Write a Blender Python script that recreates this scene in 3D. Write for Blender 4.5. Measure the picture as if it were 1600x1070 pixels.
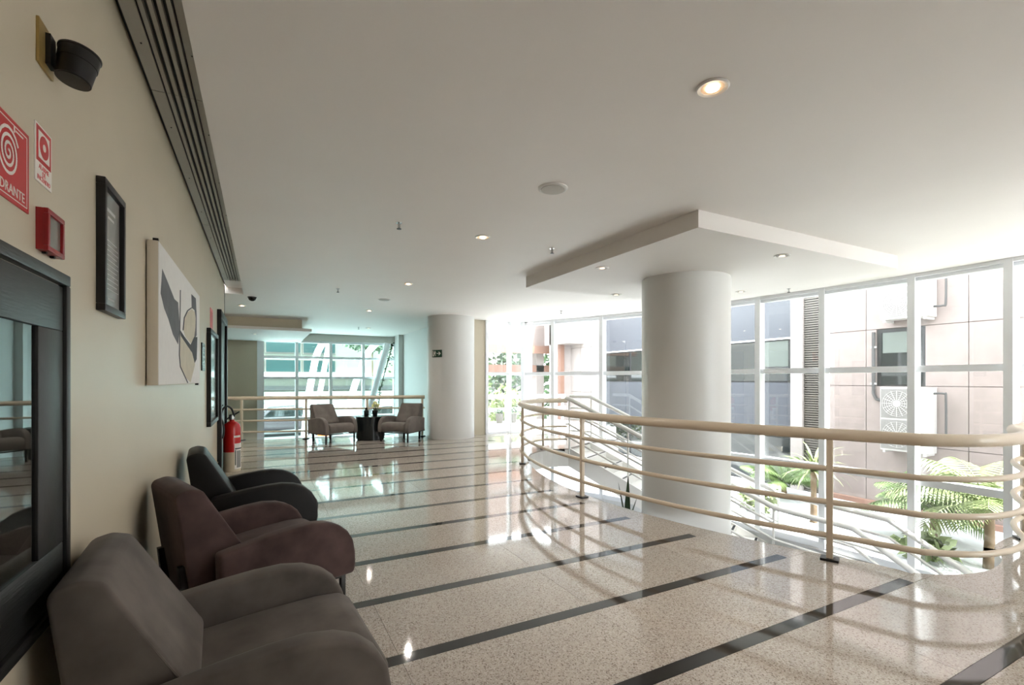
import bpy, bmesh, math, random
from mathutils import Vector, Matrix
R = random.Random(7)
scene = bpy.context.scene
for o in list(bpy.data.objects):
    bpy.data.objects.remove(o)

# ------------------------------------------------------------------ camera
FPX, HOR, VPX, EYE = 750.6, 593.45, 408.3, 1.40        # focal length px, horizon row, vanishing column, eye height
YAW = math.atan((800 - VPX) / FPX)
cd = bpy.data.cameras.new('camera'); cam = bpy.data.objects.new('camera', cd)
scene.collection.objects.link(cam)
cd.sensor_width = 36.0; cd.lens = 36.0 * FPX / 1600.0
cd.shift_y = (HOR - 535.0) / 1600.0
cd.clip_start = 0.05; cd.clip_end = 300
cam.location = (0, 0, EYE); cam.rotation_euler = (math.pi / 2, 0, -YAW)
scene.camera = cam

# ------------------------------------------------------------------ sky, sun, exposure
wd = bpy.data.worlds.new('sky'); scene.world = wd; wd.use_nodes = True
bgn = wd.node_tree.nodes['Background']
bgn.inputs['Color'].default_value = (0.90, 0.95, 1.0, 1); bgn.inputs['Strength'].default_value = 7.0
sd = bpy.data.lights.new('sun_offscreen', 'SUN'); sun = bpy.data.objects.new('sun_offscreen', sd); scene.collection.objects.link(sun)
sd.energy = 14.0; sd.angle = math.radians(0.6); sd.color = (1.0, 0.985, 0.96)
sun.rotation_euler = Vector((-0.16, 0.40, -1.0)).to_track_quat('-Z', 'Y').to_euler()
LAMP = 55.0                                            # watts of each ceiling downlight
vs = scene.view_settings
vs.view_transform = 'Standard'; vs.look = 'None'; vs.exposure = 0.92; vs.gamma = 1.0; vs.use_curve_mapping = False

# ------------------------------------------------------------------ materials
MATS = {}
def rgb(c):
    return tuple(((v / 255 / 12.92) if v / 255 <= 0.04045 else ((v / 255 + 0.055) / 1.055) ** 2.4) for v in c) + (1,)
def mat(name, col, rough=0.5, metal=0.0, noise=0.0, scale=8.0, bump=0.0, spec=0.5, coat=0.0, stretch=None, col2=None, thr=None, emit=None, estr=0.0, detail=4.0):
    if name in MATS: return MATS[name]
    m = bpy.data.materials.new(name); m.use_nodes = True; nt = m.node_tree
    b = nt.nodes['Principled BSDF']
    c = rgb(col)
    b.inputs['Base Color'].default_value = c; b.inputs['Roughness'].default_value = rough
    b.inputs['Metallic'].default_value = metal; b.inputs['Specular IOR Level'].default_value = spec
    b.inputs['Coat Weight'].default_value = coat; b.inputs['Coat Roughness'].default_value = 0.04
    if emit:
        b.inputs['Emission Color'].default_value = rgb(emit); b.inputs['Emission Strength'].default_value = estr
    if noise or bump or col2:
        tc = nt.nodes.new('ShaderNodeTexCoord'); mp = nt.nodes.new('ShaderNodeMapping')
        if stretch: mp.inputs['Scale'].default_value = stretch
        nz = nt.nodes.new('ShaderNodeTexNoise'); nz.inputs['Scale'].default_value = scale; nz.inputs['Detail'].default_value = detail
        nt.links.new(tc.outputs['Object'], mp.inputs['Vector']); nt.links.new(mp.outputs['Vector'], nz.inputs['Vector'])
        if noise or col2:
            rp = nt.nodes.new('ShaderNodeValToRGB')
            c2 = rgb(col2) if col2 else tuple(min(1, v * (1 + noise)) for v in c[:3]) + (1,)
            c1 = c if col2 else tuple(v * (1 - noise) for v in c[:3]) + (1,)
            lo, hi = thr if thr else (0.3, 0.7)
            rp.color_ramp.elements[0].position = lo; rp.color_ramp.elements[0].color = c1
            rp.color_ramp.elements[1].position = hi; rp.color_ramp.elements[1].color = c2
            nt.links.new(nz.outputs['Fac'], rp.inputs['Fac']); nt.links.new(rp.outputs['Color'], b.inputs['Base Color'])
        if bump:
            bp = nt.nodes.new('ShaderNodeBump'); bp.inputs['Strength'].default_value = bump; bp.inputs['Distance'].default_value = 0.01
            nt.links.new(nz.outputs['Fac'], bp.inputs['Height']); nt.links.new(bp.outputs['Normal'], b.inputs['Normal'])
    MATS[name] = m
    return m

def granite(name, base, dark, light, rough):
    m = bpy.data.materials.new(name); m.use_nodes = True; nt = m.node_tree; b = nt.nodes['Principled BSDF']
    tc = nt.nodes.new('ShaderNodeTexCoord')
    oi = nt.nodes.new('ShaderNodeObjectInfo')
    def nz(scale, detail):
        n = nt.nodes.new('ShaderNodeTexNoise'); n.inputs['Scale'].default_value = scale; n.inputs['Detail'].default_value = detail
        nt.links.new(tc.outputs['Object'], n.inputs['Vector']); return n
    def ramp(src, p0, p1):
        r = nt.nodes.new('ShaderNodeValToRGB'); r.color_ramp.elements[0].position = p0; r.color_ramp.elements[1].position = p1
        nt.links.new(src, r.inputs['Fac']); return r.outputs['Color']
    def mix(f, a, c):
        x = nt.nodes.new('ShaderNodeMix'); x.data_type = 'RGBA'
        nt.links.new(f, x.inputs['Factor'])
        for sock, v in ((x.inputs[6], a), (x.inputs[7], c)):
            if isinstance(v, tuple): sock.default_value = v
            else: nt.links.new(v, sock)
        return x.outputs[2]
    vo = nt.nodes.new('ShaderNodeTexVoronoi'); vo.inputs['Scale'].default_value = 170
    nt.links.new(tc.outputs['Object'], vo.inputs['Vector'])
    sep = nt.nodes.new('ShaderNodeSeparateColor'); nt.links.new(vo.outputs['Color'], sep.inputs['Color'])
    f1 = ramp(sep.outputs[0], 0.72, 0.86); f2 = ramp(sep.outputs[1], 0.70, 0.8)
    f3 = ramp(nz(3.0, 3).outputs['Fac'], 0.35, 0.65)
    big = mix(f3, rgb(base), rgb(tuple(min(255, int(v * 1.05)) for v in base)))
    c = mix(f1, big, rgb(dark)); c = mix(f2, c, rgb(light))
    hs = nt.nodes.new('ShaderNodeHueSaturation'); nt.links.new(c, hs.inputs['Color'])
    mr = nt.nodes.new('ShaderNodeMapRange'); nt.links.new(oi.outputs['Random'], mr.inputs['Value'])
    mr.inputs['To Min'].default_value = 0.95; mr.inputs['To Max'].default_value = 1.04
    nt.links.new(mr.outputs['Result'], hs.inputs['Value'])
    nt.links.new(hs.outputs['Color'], b.inputs['Base Color'])
    b.inputs['Roughness'].default_value = rough; b.inputs['Specular IOR Level'].default_value = 0.75
    MATS[name] = m
    return m

def glassmat(name, gloss=0.06, tint=(0.97, 0.99, 0.98)):
    m = bpy.data.materials.new(name); m.use_nodes = True; nt = m.node_tree; nt.nodes.clear()
    out = nt.nodes.new('ShaderNodeOutputMaterial'); mx = nt.nodes.new('ShaderNodeMixShader')
    tr = nt.nodes.new('ShaderNodeBsdfTransparent'); tr.inputs['Color'].default_value = tint + (1,)
    gl = nt.nodes.new('ShaderNodeBsdfGlossy'); gl.inputs['Roughness'].default_value = 0.0
    mx.inputs[0].default_value = gloss
    nt.links.new(tr.outputs[0], mx.inputs[1]); nt.links.new(gl.outputs[0], mx.inputs[2]); nt.links.new(mx.outputs[0], out.inputs['Surface'])
    MATS[name] = m
    return m

GRAN = granite('pale_granite', (178, 168, 159), (138, 127, 117), (198, 190, 182), 0.06)
mat('black_granite', (34, 33, 33), 0.06, noise=0.2, scale=60, spec=0.7)
mat('slab_white', (226, 224, 220), 0.5)
mat('ceiling_paint', (236, 231, 226), 0.6, noise=0.012, scale=1.5)
mat('wall_beige', (203, 192, 170), 0.42, noise=0.02, scale=2.0)
mat('wall_grey', (205, 203, 195), 0.6)
mat('wall_white', (226, 226, 224), 0.5)
mat('column_white', (224, 223, 220), 0.35, noise=0.01, scale=2)
mat('skirting', (196, 182, 168), 0.15, noise=0.2, scale=90)
mat('skirting_top', (120, 98, 70), 0.5)
mat('rail_cream', (222, 206, 184), 0.3, noise=0.02, scale=3)
mat('stair_white', (238, 236, 232), 0.4)
mat('frame_white', (243, 245, 248), 0.35)
mat('black_metal', (24, 24, 25), 0.4, spec=0.4)
mat('dark_steel', (52, 50, 48), 0.35, metal=0.6)
mat('black_wood', (32, 33, 33), 0.45, noise=0.25, scale=12, stretch=(1, 1, 14), bump=0.15)
mat('black_wood_cross', (32, 33, 33), 0.45, noise=0.25, scale=12, stretch=(1, 14, 1), bump=0.15)
mat('brass', (176, 150, 92), 0.35, metal=0.5)
mat('grille_grey', (178, 176, 167), 0.45)
mat('grille_dark', (34, 34, 33), 0.6)
mat('suede_taupe', (98, 91, 86), 0.9, noise=0.3, scale=5, bump=0.15, spec=0.15)
mat('suede_plum', (80, 64, 62), 0.9, noise=0.38, scale=5, bump=0.15, spec=0.15)
mat('suede_grey', (116, 109, 104), 0.9, noise=0.15, scale=7, bump=0.1, spec=0.15)
mat('black_leather', (18, 16, 16), 0.5, spec=0.3, noise=0.2, scale=9, bump=0.08)
for k_ in ('suede_taupe', 'suede_plum', 'suede_grey'):
    MATS[k_].node_tree.nodes['Principled BSDF'].inputs['Sheen Weight'].default_value = 0.12
mat('black_lacquer', (26, 32, 35), 0.25)
mat('sign_red', (196, 34, 38), 0.4)
mat('sign_white', (236, 230, 222), 0.45)
mat('sign_pink', (226, 120, 120), 0.45)
mat('red_paint', (196, 24, 22), 0.25)
mat('red_plastic', (150, 26, 32), 0.35)
mat('dim_glass', (120, 116, 108), 0.15)
mat('cream_paint', (214, 200, 172), 0.4)
mat('sign_green', (10, 62, 40), 0.4)
mat('paper_grey', (150, 149, 145), 0.2, noise=0.03, scale=4)
mat('paper_text', (176, 175, 171), 0.4)
mat('canvas', (232, 230, 226), 0.8, noise=0.02, scale=20)
mat('canvas_side', (214, 203, 184), 0.8)
mat('ink_grey', (104, 106, 110), 0.8, noise=0.12, scale=10)
mat('ink_dark', (70, 72, 76), 0.8, noise=0.12, scale=10)
mat('ochre_wash', (208, 200, 180), 0.8, noise=0.06, scale=12)
mat('chrome', (190, 190, 190), 0.15, metal=1.0)
mat('white_plastic', (228, 226, 222), 0.4)
mat('speaker_mesh', (190, 186, 178), 0.6)
mat('lamp_lit', (255, 236, 205), 0.4, emit=(255, 226, 190), estr=5.0)
mat('lamp_reflector', (240, 222, 200), 0.35)
mat('lamp_dim', (235, 230, 222), 0.4, emit=(255, 225, 190), estr=0.7)
mat('pink_stone', (129, 116, 112), 0.75, noise=0.07, scale=5, detail=8)
mat('pink_marble', (146, 137, 134), 0.7, noise=0.06, scale=3, detail=8)
mat('brown_stone', (130, 98, 84), 0.7, noise=0.05, scale=4)
mat('joint_grey', (108, 96, 92), 0.9)
mat('spandrel_blue', (62, 64, 71), 0.4, noise=0.06, scale=1)
mat('dark_glass', (26, 30, 30), 0.05, spec=0.9)
mat('teal_glass', (20, 46, 46), 0.3, spec=0.3)
mat('blind', (82, 88, 83), 0.7)
mat('louver', (84, 78, 72), 0.5)
mat('ac_white', (172, 167, 164), 0.5)
mat('ac_grille', (112, 108, 106), 0.6)
mat('pipe_dark', (60, 58, 58), 0.6)
mat('paving', (206, 207, 208), 0.9, noise=0.04, scale=1)
mat('soil', (96, 84, 66), 0.95, noise=0.2, scale=3)
mat('asphalt', (92, 92, 92), 0.9, noise=0.05, scale=2)
mat('tile_beige', (96, 95, 86), 0.7, noise=0.05, scale=3)
mat('tile_pale', (150, 152, 150), 0.8)
mat('leaf', (84, 104, 56), 0.55, noise=0.35, scale=2.5)
mat('leaf_pale', (122, 134, 88), 0.55, noise=0.3, scale=3)
mat('leaf_dark', (46, 70, 38), 0.5, noise=0.3, scale=3)
mat('trunk', (108, 90, 70), 0.9, noise=0.2, scale=12)
mat('flower', (238, 236, 170), 0.7)
mat('pot_black', (20, 22, 22), 0.2)
mat('planter', (70, 66, 60), 0.7)
mat('orange_plastic', (230, 100, 40), 0.5)
mat('car_silver', (170, 172, 178), 0.25, metal=0.4)
mat('car_dark', (58, 50, 54), 0.25)
mat('car_white', (224, 224, 224), 0.25)
mat('tyre', (24, 24, 24), 0.8)
glassmat('window_glass'); glassmat('green_glass', 0.07, (0.80, 0.95, 0.93)); glassmat('cabinet_glass', 0.35, (0.55, 0.57, 0.57))

# ------------------------------------------------------------------ helpers
COL = scene.collection
def bbox(bm, x0, x1, y0, y1, z0, z1, m=None):
    vs_ = [bm.verts.new(Vector(p) if m is None else m @ Vector(p)) for p in
           ((x0, y0, z0), (x1, y0, z0), (x1, y1, z0), (x0, y1, z0), (x0, y0, z1), (x1, y0, z1), (x1, y1, z1), (x0, y1, z1))]
    for f in ((3, 2, 1, 0), (4, 5, 6, 7), (0, 1, 5, 4), (1, 2, 6, 5), (2, 3, 7, 6), (3, 0, 4, 7)):
        bm.faces.new([vs_[i] for i in f])
def tube(bm, pts, r, seg=10, radii=None, squash=1.0):
    pts = [Vector(p) for p in pts]; n = len(pts); rings = []; nrm = None
    for i, p in enumerate(pts):
        t = (pts[min(i + 1, n - 1)] - pts[max(i - 1, 0)]).normalized()
        if nrm is None:
            nrm = t.orthogonal().normalized() if abs(t.z) > 0.99 else t.cross(Vector((0, 0, 1))).normalized()
        nrm = (nrm - t * nrm.dot(t)).normalized(); b = t.cross(nrm)
        rr = radii[i] if radii else r
        rings.append([bm.verts.new(p + (nrm * math.cos(2 * math.pi * k / seg) + b * math.sin(2 * math.pi * k / seg) * squash) * rr) for k in range(seg)])
    for i in range(n - 1):
        for k in range(seg):
            bm.faces.new((rings[i][k], rings[i][(k + 1) % seg], rings[i + 1][(k + 1) % seg], rings[i + 1][k]))
    bm.faces.new(rings[0][::-1]); bm.faces.new(rings[-1])
def lathe(bm, prof, seg=24, m=None, cap=True):
    rings = []
    for (r, z) in prof:
        rings.append([bm.verts.new((m or Matrix()) @ Vector((r * math.cos(2 * math.pi * k / seg), r * math.sin(2 * math.pi * k / seg), z))) for k in range(seg)])
    for i in range(len(prof) - 1):
        for k in range(seg):
            bm.faces.new((rings[i][k], rings[i][(k + 1) % seg], rings[i + 1][(k + 1) % seg], rings[i + 1][k]))
    if cap: bm.faces.new(rings[0][::-1]); bm.faces.new(rings[-1])
def prism(bm, poly, fn0, fn1):
    a = [bm.verts.new(fn0(p)) for p in poly]; b = [bm.verts.new(fn1(p)) for p in poly]; n = len(poly)
    bm.faces.new(a[::-1]); bm.faces.new(b)
    for i in range(n): bm.faces.new((a[i], a[(i + 1) % n], b[(i + 1) % n], b[i]))
def slab(bm, poly, z0, z1): prism(bm, poly, lambda p: Vector((p[0], p[1], z0)), lambda p: Vector((p[0], p[1], z1)))
def bevel(bm, off, seg=3):
    bmesh.ops.recalc_face_normals(bm, faces=bm.faces)
    es = [e for e in bm.edges if len(e.link_faces) == 2 and e.calc_face_angle() > 0.35]
    bmesh.ops.bevel(bm, geom=es, offset=off, segments=seg, affect='EDGES', profile=0.5, clamp_overlap=True)
def mesh_of(bm, name, m, smooth=False):
    bmesh.ops.recalc_face_normals(bm, faces=bm.faces)
    me = bpy.data.meshes.new(name); bm.to_mesh(me); bm.free()
    me.materials.append(MATS[m] if isinstance(m, str) else m)
    if smooth:
        me.polygons.foreach_set('use_smooth', [True] * len(me.polygons))
        me.set_sharp_from_angle(angle=math.radians(42))
    return me
def obj(name, bm, m, parent=None, smooth=False, kind=None, mx=None):
    o = bpy.data.objects.new(name, bm if isinstance(bm, bpy.types.Mesh) else mesh_of(bm, name, m, smooth)); COL.objects.link(o)
    if parent is not None: o.parent = parent
    if mx is not None: o.matrix_local = mx
    if kind: o['kind'] = kind
    return o
def box(name, x0, x1, y0, y1, z0, z1, m, parent=None, bev=0, kind=None, mx=None):
    bm = bmesh.new(); bbox(bm, x0, x1, y0, y1, z0, z1)
    if bev: bevel(bm, bev, 2)
    return obj(name, bm, m, parent, bool(bev), kind, mx)
def tag(o, label, cat, group=None):
    o['label'] = label; o['category'] = cat
    if group: o['group'] = group
    return o
def thing(name, label, cat, loc=(0, 0, 0), rz=0, group=None):
    o = bpy.data.objects.new(name, None); COL.objects.link(o); o.location = loc; o.rotation_euler = (0, 0, rz)
    o.empty_display_size = 0.1
    return tag(o, label, cat, group)
def struct(name, label, loc=(0, 0, 0)):
    o = bpy.data.objects.new(name, None); COL.objects.link(o); o.location = loc; o['kind'] = 'structure'; o['label'] = label; o.empty_display_size = 0.1
    return o
def st(o, label): o['kind'] = 'structure'; o['label'] = label; return o
def copy_tree(o, parent=None):
    c = o.copy(); COL.objects.link(c); c.parent = parent
    for ch in list(o.children): copy_tree(ch, c)
    return c
def smoothpath(pts, n=8):
    P = [Vector(p) for p in pts]; out = []
    for i in range(len(P) - 1):
        a, b, c, d = P[max(i - 1, 0)], P[i], P[i + 1], P[min(i + 2, len(P) - 1)]
        for k in range(n):
            t = k / n
            out.append(0.5 * ((2 * b) + (c - a) * t + (2 * a - 5 * b + 4 * c - d) * t * t + (3 * b - a - 3 * c + d) * t ** 3))
    out.append(P[-1]); return out
def text(name, body, size, m, parent, mx, extrude=0.0006):
    cu = bpy.data.curves.new(name, 'FONT'); cu.body = body; cu.size = size; cu.align_x = 'CENTER'; cu.align_y = 'CENTER'; cu.extrude = extrude
    cu.resolution_u = 2
    t = bpy.data.objects.new('t', cu); COL.objects.link(t)
    me = bpy.data.meshes.new_from_object(t.evaluated_get(bpy.context.evaluated_depsgraph_get()))
    bpy.data.objects.remove(t)
    me.materials.clear(); me.materials.append(MATS[m])
    return obj(name, me, m, parent, mx=mx)
def clip_rect(poly, x0, x1, y0, y1):
    def cl(ps, inside, inter):
        out = []
        for i in range(len(ps)):
            a, b = ps[i - 1], ps[i]
            ia, ib = inside(a), inside(b)
            if ib:
                if not ia: out.append(inter(a, b))
                out.append(b)
            elif ia: out.append(inter(a, b))
        return out
    def ix(v): return lambda a, b: (v, a[1] + (b[1] - a[1]) * (v - a[0]) / (b[0] - a[0]))
    def iy(v): return lambda a, b: (a[0] + (b[0] - a[0]) * (v - a[1]) / (b[1] - a[1]), v)
    for ins, it in ((lambda p: p[0] >= x0, ix(x0)), (lambda p: p[0] <= x1, ix(x1)), (lambda p: p[1] >= y0, iy(y0)), (lambda p: p[1] <= y1, iy(y1))):
        if poly: poly = cl(poly, ins, it)
    return poly
def area(p): return 0.5 * sum(p[i - 1][0] * p[i][1] - p[i][0] * p[i - 1][1] for i in range(len(p)))
def clean(p):
    q = []
    for a in p:
        if not q or (abs(a[0] - q[-1][0]) + abs(a[1] - q[-1][1])) > 1e-4: q.append(a)
    if len(q) > 1 and (abs(q[0][0] - q[-1][0]) + abs(q[0][1] - q[-1][1])) < 1e-4: q.pop()
    return q

# ------------------------------------------------------------------ room geometry
WX = -0.57            # face of the left wall
ZC, ZS, ZG = 2.93, 2.77, 3.04   # ceiling, dropped panel, grille
WC, WR = Vector((-6.5, 3.3)), 15.0     # curved window wall
def wx(y, dr=0.0): return WC.x + math.sqrt((WR + dr) ** 2 - (y - WC.y) ** 2)
VC = (9.45, 4.65)                       # centre of the gallery edge curve
def vx(y, r): return VC[0] - math.sqrt(r * r - (y - VC[1]) ** 2)
YEND, YB = 9.72, -5.0
near_edge = [(p.x, p.y) for p in smoothpath([(5.75, 1.74, 0), (5.45, 1.70, 0), (5.15, 1.56, 0), (4.8, 1.51, 0), (4.5, 1.56, 0), (4.22, 1.72, 0), (vx(1.98, 5.95), 1.98, 0)], 4)]
arc_edge = [(vx(y, 5.95), y) for y in [2.2 + 0.25 * i for i in range(20)]]
far_edge = [(p.x, p.y) for p in smoothpath([(vx(7.05, 5.95), 7.05, 0), (4.2, 7.45, 0), (4.6, 7.98, 0), (5.1, 8.24, 0), (5.55, 8.15, 0)], 4)]
RAILV = Vector((3.54 - (-0.40), 11.6 - 12.75)).normalized()
def rail_y(x): return 12.75 + (x + 0.40) * RAILV.y / RAILV.x
floor_poly = [(WX - 0.1, YB), (wx(YB), YB)] + [(wx(y), y) for y in [-4.5 + 0.5 * i for i in range(13)]] + [(wx(1.74), 1.74)] + near_edge + arc_edge + far_edge + \
    [(6.59, 8.75), (wx(8.85), 8.85)] + [(wx(y), y) for y in [9.1 + 0.4 * i for i in range(6)]] + [(6.3, 11.25), (4.28, 11.25), (4.28, rail_y(4.28) + 0.12), (-4.0, rail_y(-4) + 0.12), (-4.0, YEND), (WX - 0.1, YEND)]
floor_poly = clean(floor_poly)

bm = bmesh.new(); slab(bm, floor_poly, -0.36, -0.022)
floor = obj('floor', bm, 'slab_white'); st(floor, 'polished granite gallery floor with black stripes and a curved edge')
GAP = 0.0025
S0, SP, SW = 1.742, 0.695, 0.085          # far edge of the first stripe, pitch, stripe width
XS = [-4.2, -3.0, -1.76, -0.57, 0.62, 1.80, 2.98, 4.17, 5.36, 6.55, 7.74, 8.95]
slabcache = {}
inner = [(wx(YB), YB)]
def piece(name, x0, x1, y0, y1, m):
    x0 += GAP / 2; x1 -= GAP / 2; y0 += GAP / 2; y1 -= GAP / 2
    p = clean(clip_rect(floor_poly, x0, x1, y0, y1))
    if len(p) < 3 or abs(area(p)) < 0.003: return
    full = abs(abs(area(p)) - (x1 - x0) * (y1 - y0)) < 1e-4
    key = (m if isinstance(m, str) else m.name, round(x1 - x0, 3), round(y1 - y0, 3))
    cx, cy = (x0 + x1) / 2, (y0 + y1) / 2
    if full and key in slabcache: me = slabcache[key]
    else:
        b_ = bmesh.new(); slab(b_, [(q[0] - cx, q[1] - cy) for q in p], -0.024, 0.0)
        bmesh.ops.triangulate(b_, faces=[f for f in b_.faces if len(f.verts) > 4])
        me = mesh_of(b_, name, m)
        if full: slabcache[key] = me
    obj(name, me, m, floor, mx=Matrix.Translation((cx, cy, 0)))
def stripe_end(yc):
    if 1.55 < yc < 7.0: return vx(yc, 6.2)
    if yc >= 7.0: return 3.9 + (0.9 if yc > 8.2 else 0)
    return 6.2
k = -9
while S0 + k * SP - SW < 14.0:
    yt = S0 + k * SP; yb = yt - SW; xe = stripe_end((yt + yb) / 2)
    piece('black_stripe', -4.0, xe, yb, yt, 'black_granite')
    if xe < 8.8:                                  # pale border past the stripe's end
        xx = [xe] + sorted([x for x in XS if x > xe + 0.12] + ([4.8] if k == 0 else []))
        for a, b in zip(xx, xx[1:]): piece('granite_slab', a, b, yb, yt, GRAN)
    for a, b in zip(XS, XS[1:]): piece('granite_slab', a, b, yt, yt + SP - SW, GRAN)
    k += 1

# ceiling
ceil_poly = [(-0.285, YB), (wx(YB, .1), YB)] + [(wx(y, .1), y) for y in [-4.5 + 0.5 * i for i in range(31)]] + [(wx(11.3, .1), 11.3), (4.36, 11.3), (4.36, 17.3), (-4.1, 17.3), (-4.1, 9.86), (-0.285, 9.86)]
bm = bmesh.new(); slab(bm, ceil_poly, ZC, ZC + 0.32)
ceiling = obj('ceiling', bm, 'ceiling_paint'); st(ceiling, 'white plaster ceiling of the gallery')
bm = bmesh.new(); bbox(bm, 3.48, 6.95, 3.05, 6.22, ZS, ZC + 0.02)
st(obj('trim_1', bm, 'ceiling_paint'), 'square dropped ceiling panel around the round column')
# stepped soffit of the far hall
s2 = struct('trim_2', 'stepped white ceiling soffit over the far hall')
bm = bmesh.new(); bbox(bm, -4.05, 1.14, 13.2, 17.1, 2.63, 2.70); obj('soffit_slab', bm, 'ceiling_paint', s2)
bm = bmesh.new(); bbox(bm, -4.05, 0.92, 13.35, 17.1, 2.70, 2.94); obj('soffit_box', bm, 'wall_beige', s2)
# curved window-head trim
bm = bmesh.new()
ys = [-4.9 + 0.45 * i for i in range(36)]
for a, b in zip(ys, ys[1:]):
    pts = [(wx(a, -.16), a), (wx(b, -.16), b), (wx(b, .05), b), (wx(a, .05), a)]
    slab(bm, pts, ZC - 0.05, ZC + 0.01)
st(obj('trim_3', bm, 'frame_white'), 'white head trim along the curved window wall')

# left wall with skirting
st(box('wall_left', WX - 0.15, WX, YB, YEND, 0, 3.12, 'wall_beige'), 'beige plastered left wall')
bl = struct('baseboard_left', 'granite baseboard along the left wall')
yy = YB
while yy < YEND - 0.05:
    y2 = min(yy + 1.2, YEND - 0.01)
    obj('baseboard_stone', (lambda b_: (bbox(b_, WX - 0.01, WX + 0.012, yy + .001, y2 - .001, 0, 0.195), b_)[1])(bmesh.new()), 'skirting', bl)
    obj('baseboard_cap', (lambda b_: (bbox(b_, WX - 0.01, WX + 0.014, yy, y2, 0.195, 0.215), b_)[1])(bmesh.new()), 'skirting_top', bl)
    yy = y2
bm = bmesh.new(); bbox(bm, WX - 0.16, WX + 0.006, YEND - 0.02, YEND + 0.02, 0, 3.05)
st(obj('trim_4', bm, 'black_metal'), 'black corner strip at the end of the left wall')
st(box('wall_return', -4.1, WX - 0.14, YEND - 0.17, YEND, 0, 3.12, 'wall_beige'), 'beige wall returning from the left wall')
st(box('wall_back', WX - 0.15, 6.6, YB - 0.15, YB, -3.0, 3.12, 'wall_beige'), 'beige wall behind the gallery')
st(box('wall_hall_left', -4.25, -4.1, YEND - 0.2, 17.4, -3.0, 3.2, 'wall_beige'), 'beige left wall of the far hall')
st(box('wall_hall_end', -4.1, -0.12, 17.2, 17.4, -3.0, 3.2, 'wall_beige'), 'beige end wall beside the far window')
wr = st(box('wall_hall_right', 4.28, 4.45, 11.36, 17.4, -3.0, 3.0, 'wall_white'), 'white right wall of the far hall')
box('wall_pilaster', 4.12, 4.279, 16.2, 16.7, -3.0, ZC, 'wall_white', wr)
st(box('wall_far', 4.2, 5.12, 11.25, 11.38, 0, ZC, 'wall_beige'), 'narrow beige wall beside the far round column')
# wall socket on it
sk = thing('wall_socket', 'small white socket plate low on the narrow beige wall', 'socket', (4.72, 11.25, 0.5))
box('plate', -.04, .04, -.008, .002, -.06, .06, 'white_plastic', sk, 0.003)
box('socket_insert', -.022, .022, -.013, -.006, -.03, .03, 'wall_grey', sk)

# lower storey
st(box('floor_lower', -4.1, 9.4, 1.0, 17.2, -3.1, -3.0, 'paving'), 'pale floor of the lower storey')
bm = bmesh.new()
for a, b in zip(ys, ys[1:]):
    slab(bm, [(wx(a, -.06), a), (wx(b, -.06), b), (wx(b, .1), b), (wx(a, .1), a)], -3.0, -1.42)
st(obj('wall_lower', bm, 'wall_white'), 'white wall under the curved window')

# slit grille in the ceiling by the left wall
g = thing('linear_air_grille', 'long grey metal slot air grille in the ceiling along the beige wall', 'air grille', (WX, 0, ZG))
GY1 = 9.18
seg_y = [-4.6, -2.0, 0.7, 3.35, 6.0, GY1]
box('duct_box', 0.0, 0.29, YB + .1, 9.9, 0.03, 0.075, 'grille_dark', g)
for ya, yb in zip(seg_y, seg_y[1:]):
    for (x0, x1) in ((0.02, 0.082), (0.232, 0.285)):
        f = box('frame_strip', x0, x1, ya + .003, yb - .003, 0.0, 0.012, 'grille_grey', g)
        n = 3
        for i in range(n):
            lathe(bm := bmesh.new(), [(0.004, -0.003), (0.004, 0.0)], 8)
            obj('screw', bm, 'grille_dark', f, mx=Matrix.Translation(((x0 + x1) / 2, ya + (yb - ya) * (i + .5) / n, 0)))
    for xb in (0.098, 0.135, 0.172, 0.209):
        bm = bmesh.new(); bbox(bm, xb - 0.006, xb + 0.012, ya + .002, yb - .002, 0.0, 0.03)
        obj('blade', bm, 'grille_grey', g)
box('end_plate', 0.02, 0.288, GY1, 9.87, 0.0, 0.03, 'ceiling_paint', g)

# ------------------------------------------------------------------ windows
def ray_y(px):                                        # where the sight line of a column meets the curved wall
    u = (px - 800) / FPX; dx = math.sin(YAW) + u * math.cos(YAW); dy = math.cos(YAW) - u * math.sin(YAW)
    B = dx * WC.x + dy * WC.y; A = dx * dx + dy * dy; Cc = WC.length_squared - WR * WR
    t = (B + math.sqrt(B * B - A * Cc)) / A
    return t * dy
win = struct('window_1', 'tall curved window wall with white mullions')
mu = [11.2, ray_y(868), ray_y(944), ray_y(944) - (ray_y(944) - ray_y(1190)) / 3, ray_y(944) - 2 * (ray_y(944) - ray_y(1190)) / 3, ray_y(1190), ray_y(1291), ray_y(1432), ray_y(1585)]
while mu[-1] > -3.6: mu.append(mu[-1] - 1.2)
mu.append(-4.95)
def at_wall(y, dr=0): return Matrix.Translation((wx(y, dr), y, 0)) @ Matrix.Rotation(math.asin((y - WC.y) / WR), 4, 'Z')
for y in mu:
    bm = bmesh.new(); bbox(bm, -0.15, 0.05, -0.03, 0.03, -1.42, ZC)
    bbox(bm, -0.17, -0.15, -0.045, 0.045, -1.42, ZC)
    obj('mullion', bm, 'frame_white', win, mx=at_wall(y))
levels = [(-1.38, .05), (-0.07, .05), (1.56, .045), (2.86, .03)]
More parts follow.
